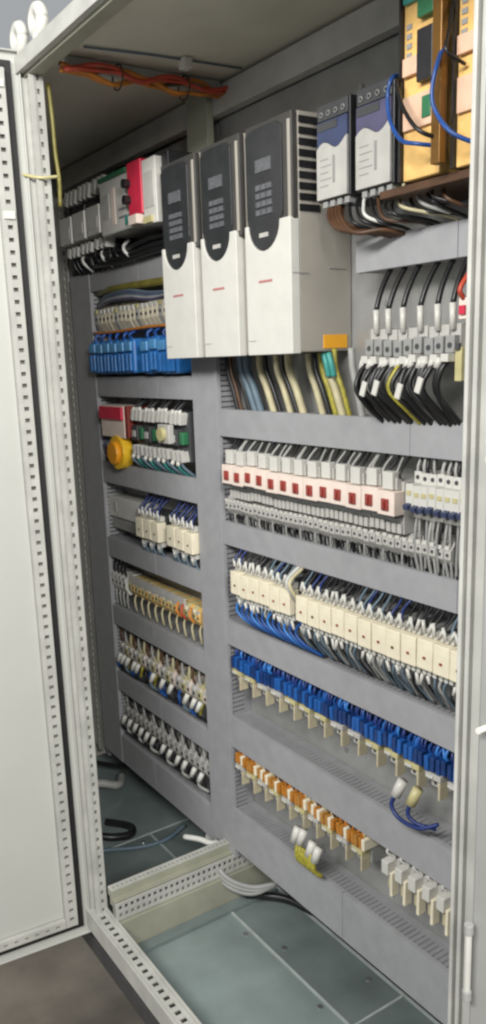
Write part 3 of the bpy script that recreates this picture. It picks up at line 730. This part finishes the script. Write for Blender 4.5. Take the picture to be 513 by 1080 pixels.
# row B: cream terminals + blue wires
tp=[term_proto('cream','white',.026,.075,.068,None,None),term_proto('lgrey','w_cream',.026,.075,.068,None,None)]
for i in range(19):
    place(tp[0 if i%5 else 1],-2.335+i*.0262,1.15,.125,'cream terminal in the row above the blue wires','cream terminals above the blue wires')
t=thing('wire_bundle','violet grey wires resting along the top of the cream terminals','wire bundle',(-2.15,1.08,.17))
for k in range(5): MB().tube(spline([(-2.33,1.09,.172-k*.004),(-2.24,1.075,.186-k*.004),(-2.10,1.072,.19-k*.005),(-1.98,1.08,.175-k*.004),(-1.84,1.10,.17)]),.0045,['w_slate','violet','w_slate','w_grey','violet'][k],7).build('wire',t,smooth=True)
wire_obj('cable',spline([(-2.34,1.10,.205),(-2.2,1.085,.203),(-2.0,1.085,.200),(-1.82,1.09,.196)]),.012,'w_olive','olive yellow cable lying just below the uppermost short trunking','cable')
wire_obj('cable',spline([(-2.345,1.075,.087),(-2.2,1.073,.084),(-2.0,1.073,.088),(-1.84,1.075,.086)]),.004,'w_orange','thin orange wire stretched under the cream terminals','cable')
for i in range(11):
    if i==6: continue
    x=-2.318+i*.047; n_=i if i<6 else i-1
    t=thing('terminal_block',ORD[n_]+' blue wired block under the cream terminals, counted from the open door','terminal block',(x,1.15,.03),'blue wired blocks at the left')
    dz=R.uniform(-.003,.003)
    MB().box(x-.0225,x+.0225,1.058,1.148,-.034+dz,.060+dz,'midblue').build('body',t,bevel=.007)
    MB().box(x-.019,x+.019,1.050,1.058,.026+dz,.052+dz,'skyblue').build('upper_face',t,bevel=.003)
    MB().box(x-.019,x-.001,1.048,1.058,-.028+dz,.020+dz,'midblue').build('lower_face',t,bevel=.003); MB().box(x+.002,x+.019,1.048,1.058,-.028+dz,.020+dz,'midblue').build('lower_face',t,bevel=.003)
    MB().tube(spline([(x+R.uniform(-.015,.015),1.068,.058),(x+R.uniform(-.012,.012),1.066,.072),(x+R.uniform(-.012,.012),1.085,.085)],4),.0045,'w_blue',7).build('wire',t,smooth=True)
# row C: red device, yellow lamp base, green contactors
t=thing('relay_module','red and cream module above the yellow round lamp base','relay module',(-2.22,1.15,-.16))
MB().box(-2.305,-2.150,1.06,1.148,-.218,-.125,'pink').build('body',t,bevel=.002); MB().box(-2.302,-2.152,1.052,1.06,-.165,-.128,'red').build('red_cover',t,bevel=.002)
MB().box(-2.145,-2.125,1.06,1.148,-.215,-.125,'maroon').build('side_block',t,bevel=.001)
t=thing('lamp_base','yellow round lamp base below the red module','lamp base',(-2.20,1.09,-.262))
MB().cyl((-2.205,1.09,-.262),(-2.205,1.055,-.262),.050,'yellow',24).build('rim',t,bevel=.002); MB().cyl((-2.205,1.055,-.262),(-2.205,1.040,-.262),.034,'orange',24).build('dome',t,bevel=.004)
t=thing('wire_bundle','short purple wires left of the yellow lamp base','wire bundle',(-2.30,1.09,-.26))
for k in range(4): MB().tube(spline([(-2.33+k*.012,1.10,-.22),(-2.335+k*.012,1.08,-.25),(-2.32+k*.012,1.10,-.30)]),.005,['violet','w_black','w_slate','w_black'][k],7).build('wire',t,smooth=True)
def gcont():
    t=thing('contactor','','contactor'); t['base']=[0,0,0]
    MB().box(-.035,.035,-.070,-.006,-.065,.065,'dgrey').build('body',t,bevel=.0015)
    MB().box(-.030,.004,-.090,-.070,-.022,.020,'dgrey').build('side_block',t,bevel=.002); MB().box(.012,.030,-.088,-.070,-.018,.014,'green').build('front_block',t,bevel=.002)
    MB().box(-.024,-.006,-.0925,-.090,-.012,.006,'lgrey').build('label_plate',t)
    for x in (-.022,0,.022):
        MB().box(x-.007,x+.007,-.092,-.070,.034,.064,'white',Matrix.Rotation(.3,3,'Y')).build('upper_clamp',t,bevel=.001)
        MB().box(x-.007,x+.007,-.092,-.070,-.064,-.036,'lgrey',Matrix.Rotation(-.25,3,'Y')).build('lower_clamp',t,bevel=.001)
    wires_v(t,(-.022,0,.022),-.085,-.058,-.045,-.11,.004,['w_black','w_slate','green','teal'],-.014,ferr=.5)
    wires_v(t,(-.022,0,.022),-.085,.058,-.045,.10,.004,['w_black','w_grey','w_black'],-.01,ferr=.7)
    return t
gc=gcont()
for i in range(4):
    place(gc,-2.075+i*.074,1.15,-.198,ORD[i]+' dark contactor with green front, counted from the red module','dark contactors with green fronts')
t=thing('timer_module','pale grey round faced timer in front of the green contactors','timer',(-1.89,1.08,-.19))
MB().box(-1.925,-1.865,1.045,1.062,-.215,-.165,'lgrey').build('body',t,bevel=.003); MB().cyl((-1.895,1.045,-.19),(-1.895,1.034,-.19),.018,'w_cream',18).build('dial',t,bevel=.001)
# row D
t=thing('power_module','flat white box at the left end of the fourth left row','power module',(-2.25,1.15,-.445))
MB().box(-2.365,-2.125,1.095,1.148,-.478,-.412,'white').build('body',t,bevel=.003); MB().box(-2.36,-2.13,1.10,1.148,-.515,-.482,'mgrey').build('lower_terminals',t,bevel=.001)
MB().box(-2.33,-2.31,1.0935,1.095,-.46,-.43,'lgrey').box(-2.16,-2.14,1.0935,1.095,-.46,-.43,'lgrey').build('print',t)
cpl=contactor_proto('cream','dgrey',0,.044)
for i in range(7):
    if i==3: continue
    place(cpl,-2.095+i*.046,1.16,-.47,['first','second','third','','fourth','fifth','sixth'][i]+' cream contactor right of the flat white box, counted from the box','cream contactors in the left field')
# row E
te=[term_proto('w_cream','cream',.021,.055,.06,None,None),term_proto('paleyellow','lgrey',.021,.055,.06,None,'w_beige')]
tw=term_proto('white','lgrey',.026,.065,.066,'w_black','w_grey')
for i in range(4): place(tw,-2.352+i*.0265,1.15,-.690,ORD[i]+' white terminal at the left end of the yellowish row','white end terminals')
for i in range(20):
    place(te[i%2],-2.243+i*.0215,1.15,-.690,'yellowish beige terminal in the fifth left row','yellowish beige terminals')
o=MB().box(-2.235,-1.90,1.086,1.094,-.672,-.650,'lgrey').build('marker_strip',base=(-2.07,1.09,-.66),bevel=.001); tag(o,'pale grey marker strip lying over the yellowish terminal row','marker strip')
for i,x in enumerate((-1.93,-1.905,-1.86)):
    wire_obj('orange_wire',spline([(x,1.085,-.665),(x+.008,1.074,-.685),(x+.014,1.085,-.705)]),.0035,'w_orange' if i!=1 else 'w_red',ORD[i]+' reddish jumper wire at the right end of the yellowish terminals','wire','jumper wires')
# rows F, G
tf=[term_proto('lgrey','white',.030,.060,.056,'w_brown','w_blue',up=.04,dn=.04),term_proto('pink','white',.030,.060,.056,'w_beige','w_black',up=.04,dn=.04),term_proto('w_cream','white',.030,.060,.056,'w_grey','w_yg',up=.04,dn=.04)]
for i in range(18):
    place(tf[(i*2)%3],-2.342+i*.0305,1.15,-.925,'wired terminal in the row above the lowest left row','wired terminals of the sixth left row')
def ferr(xs,y,z,label,group,wm):
    for i,x in enumerate(xs):
        t=thing('ferrule_wire',label%ORD[i],'wire',(x,y,z),group)
        MB().cyl((x+.006,y+.008,z+.016),(x-.004,y,z-.012),.0074,'white',9).build('ferrule',t,smooth=True)
        MB().tube(spline([(x-.004,y,z-.012),(x-.004,y+.004,z-.028),(x+.006,y+.03,z-.05)]),.0045,wm[i%len(wm)],7).build('wire',t,smooth=True)
ferr([-2.325,-2.30,-2.27,-2.225,-2.20,-2.10,-2.04,-1.99,-1.90,-1.86,-1.83],1.072,-.945,'%s white ferrule in the sixth left row, counted from the open door','white ferrules in the sixth left row',['w_blue','w_black','w_slate'])
tg=[term_proto('lgrey','w_grey',.030,.055,.054,c,'w_black',up=.04,dn=.04) for c in ('w_grey','w_black')]
for i in range(18):
    place(tg[i%2],-2.342+i*.0305,1.15,-1.150,'grey terminal in the lowest left row','grey terminals of the lowest left row')
ferr([-2.325,-2.285,-2.245,-2.205,-2.165,-2.125,-2.06,-2.02,-1.97,-1.93,-1.88,-1.84],1.072,-1.165,'%s white ferrule in the lowest left row, counted from the open door','white ferrules in the lowest left row',['w_black','w_grey'])

# ------------------------------------------------------------------ loose cables
t=thing('cable_bundle','orange and red wires strapped along the roof rail','cable bundle',(-1.67,.93,.58))
for k in range(6):
    m=['w_orange','w_red','w_orange','w_brown','w_red','w_orange','w_red'][k]; pts=[]
    for j in range(14):
        u=j/13; pts.append((-1.672+.018*math.sin(k*1.9)+.004*math.sin(j*1.3+k)+R.uniform(-.004,.004),.735+.39*u,.578+.008*math.cos(k*1.9)-.006*math.sin(j*1.1+k*2)+R.uniform(-.003,.003)))
    MB().tube(spline(pts,3),.0044,m,6).build('wire',t,smooth=True)
for y in (.86,1.02): MB().torus((-1.672,y,.576),.024,.002,'w_brown','y',16).build('cable_tie',t,smooth=True)
wire_obj('cable',[(-1.615,.76,.601),(-1.598,.90,.602),(-1.58,1.11,.601)],.0022,'w_slate','thin dark line drawn for the roof seam beside the orange bundle','cable')  # thin dark tube stands in for a seam in the roof
o=MB().box(-1.600,-1.575,.965,.985,.583,.6035,'white').build('cable_clip',base=(-1.587,.975,.60),bevel=.002); tag(o,'small white clip stuck under the roof','cable clip')
wire_obj('earth_wire',spline([(-1.752,.738,.57),(-1.748,.74,.50),(-1.751,.742,.44),(-1.748,.745,.385),(-1.753,.745,.33)]),.0045,'w_olive','olive green earth wire running down the inside of the front post','wire')
wire_obj('earth_wire',spline([(-1.86,.60,.428),(-1.84,.62,.415),(-1.79,.668,.398),(-1.765,.679,.390),(-1.745,.686,.384),(-1.728,.70,.380),(-1.728,.735,.385)]),.0032,'w_cream','pale yellow earth wire bridging the open door and the post','wire')
# cables on the cabinet floor
t=thing('cable_coil','black cable loop lying on the floor of the left bay','cable coil',(-2.14,.93,ZB))
MB().tube(spline([(-2.20,.80,ZB+.01),(-2.17,.86,ZB+.03),(-2.13,.92,ZB+.022),(-2.125,.98,ZB+.012),(-2.17,1.0,ZB+.010),(-2.24,.95,ZB+.01)]),.012,'w_black',8).build('cable',t,smooth=True)
wire_obj('cable',spline([(-2.12,.84,ZB+.008),(-2.09,.90,ZB+.008),(-2.05,.98,ZB+.008),(-2.04,1.06,ZB+.008),(-2.06,1.14,ZB+.02)]),.006,'w_slate','slate grey cable curving over the floor of the left bay','cable')
wire_obj('cable',spline([(-2.46,.90,ZB+.03),(-2.42,1.0,ZB+.05),(-2.40,1.07,ZB+.03),(-2.47,1.12,ZB+.02)]),.014,'w_grey','thick grey cable end at the far side of the left bay floor','cable')
wire_obj('cable',spline([(-2.6,1.02,ZB+.06),(-2.48,1.08,ZB+.07),(-2.34,1.15,ZB+.09)]),.008,'w_black','black cable behind the grey cable end at the left','cable')
t=thing('earth_strap','braided earth strap looping round the foot of the middle trunking','earth strap',(-1.69,1.08,-1.36))
for k in range(3): MB().tube(spline([(-1.76,1.07,-1.315),(-1.715,1.035,-1.335-k*.012),(-1.665,1.04,-1.37-k*.012),(-1.62,1.09,-1.395-k*.010),(-1.585,1.15,-1.39)]),.007,'mgrey',8).build('braid',t,smooth=True)
t=thing('conduit','ribbed grey conduit bent behind the foot of the middle trunking','conduit',(-1.80,1.13,-1.36))
cp_=spline([(-1.90,1.16,-1.45),(-1.86,1.12,-1.38),(-1.80,1.10,-1.35),(-1.755,1.12,-1.36),(-1.74,1.15,-1.44)],8)
MB().tube(cp_,.019,'mgrey',10).build('tube',t,smooth=True)
m=MB()
for i in range(1,len(cp_)-1,2):
    a,b=Vector(cp_[i]),Vector(cp_[i+1]); m.cyl(tuple(a),tuple(a+(b-a)*.4),.022,'lgrey',10)
m.build('ribs',t)
wire_obj('cable',spline([(-1.85,1.02,-1.335),(-1.80,1.04,-1.325),(-1.76,1.05,-1.32),(-1.73,1.06,-1.31)]),.008,'w_white','white cable end beside the braided earth strap','cable')
wire_obj('cable',spline([(-1.66,1.10,ZB+.02),(-1.58,1.17,ZB+.025),(-1.50,1.20,ZB+.02)]),.010,'w_black','black cable disappearing under the deep right trunking','cable')

# ------------------------------------------------------------------ camera
yaw,pitch,roll=1.00501222,.220233471,.0398679905
cy,sy=math.cos(yaw),math.sin(yaw); cp2,sp2=math.cos(pitch),math.sin(pitch); cr,sr=math.cos(roll),math.sin(roll)
f=Vector((-sy*cp2,cy*cp2,-sp2)); r=Vector((cy,sy,0)); d=f.cross(r).normalized()
r2=cr*r+sr*d; d2=-sr*r+cr*d
cam=bpy.data.cameras.new('camera'); co=bpy.data.objects.new('camera',cam); C.objects.link(co)
mw=Matrix(((r2.x,-d2.x,-f.x,0),(r2.y,-d2.y,-f.y,0),(r2.z,-d2.z,-f.z,0),(0,0,0,1)))
mw.translation=Vector((0,0,ZO)); co.matrix_world=mw
cam.sensor_fit='VERTICAL'; cam.sensor_height=36; cam.lens=864.17/1080*36
cam.shift_x=(256.5-230.42)/1080; cam.shift_y=(570.94-540)/1080
cam.clip_start=.01; cam.clip_end=60
sc=bpy.context.scene; sc.camera=co

# ------------------------------------------------------------------ light
wd=bpy.data.worlds.new('World'); sc.world=wd; wd.use_nodes=True
bg=wd.node_tree.nodes['Background']; bg.inputs['Color'].default_value=(.93,.97,1,1); bg.inputs['Strength'].default_value=.40
def area(name,loc,target,sx,sy_,power,col):
    l=bpy.data.lights.new(name,'AREA'); l.shape='RECTANGLE'; l.size=sx; l.size_y=sy_; l.energy=power; l.color=col
    o=bpy.data.objects.new(name,l); C.objects.link(o); o.location=loc
    o.rotation_euler=(Vector(target)-Vector(loc)).to_track_quat('-Z','Y').to_euler(); return o
area('ceiling_and_fill_lamp',(-.35,-1.15,ZO+1.2),(-1.5,1.1,ZO-.2),1.8,.4,92,(1,.985,.95))
area('ceiling_and_fill_lamp',(1.35,-.15,ZO+.85),(-2.0,1.1,ZO-.1),.7,.6,80,(1,.985,.95))  # unseen fill light added at the right to brighten the left bay
sc.view_settings.view_transform='Standard'; sc.view_settings.look='None'; sc.view_settings.exposure=0; sc.view_settings.gamma=1
sc.render.resolution_x=486; sc.render.resolution_y=1024
sc.render.engine='CYCLES'
try: sc.cycles.filter_width=2.4
except Exception: pass
for o in list(bpy.data.objects):
    for k in ('base','used'):
        if k in o: del o[k]
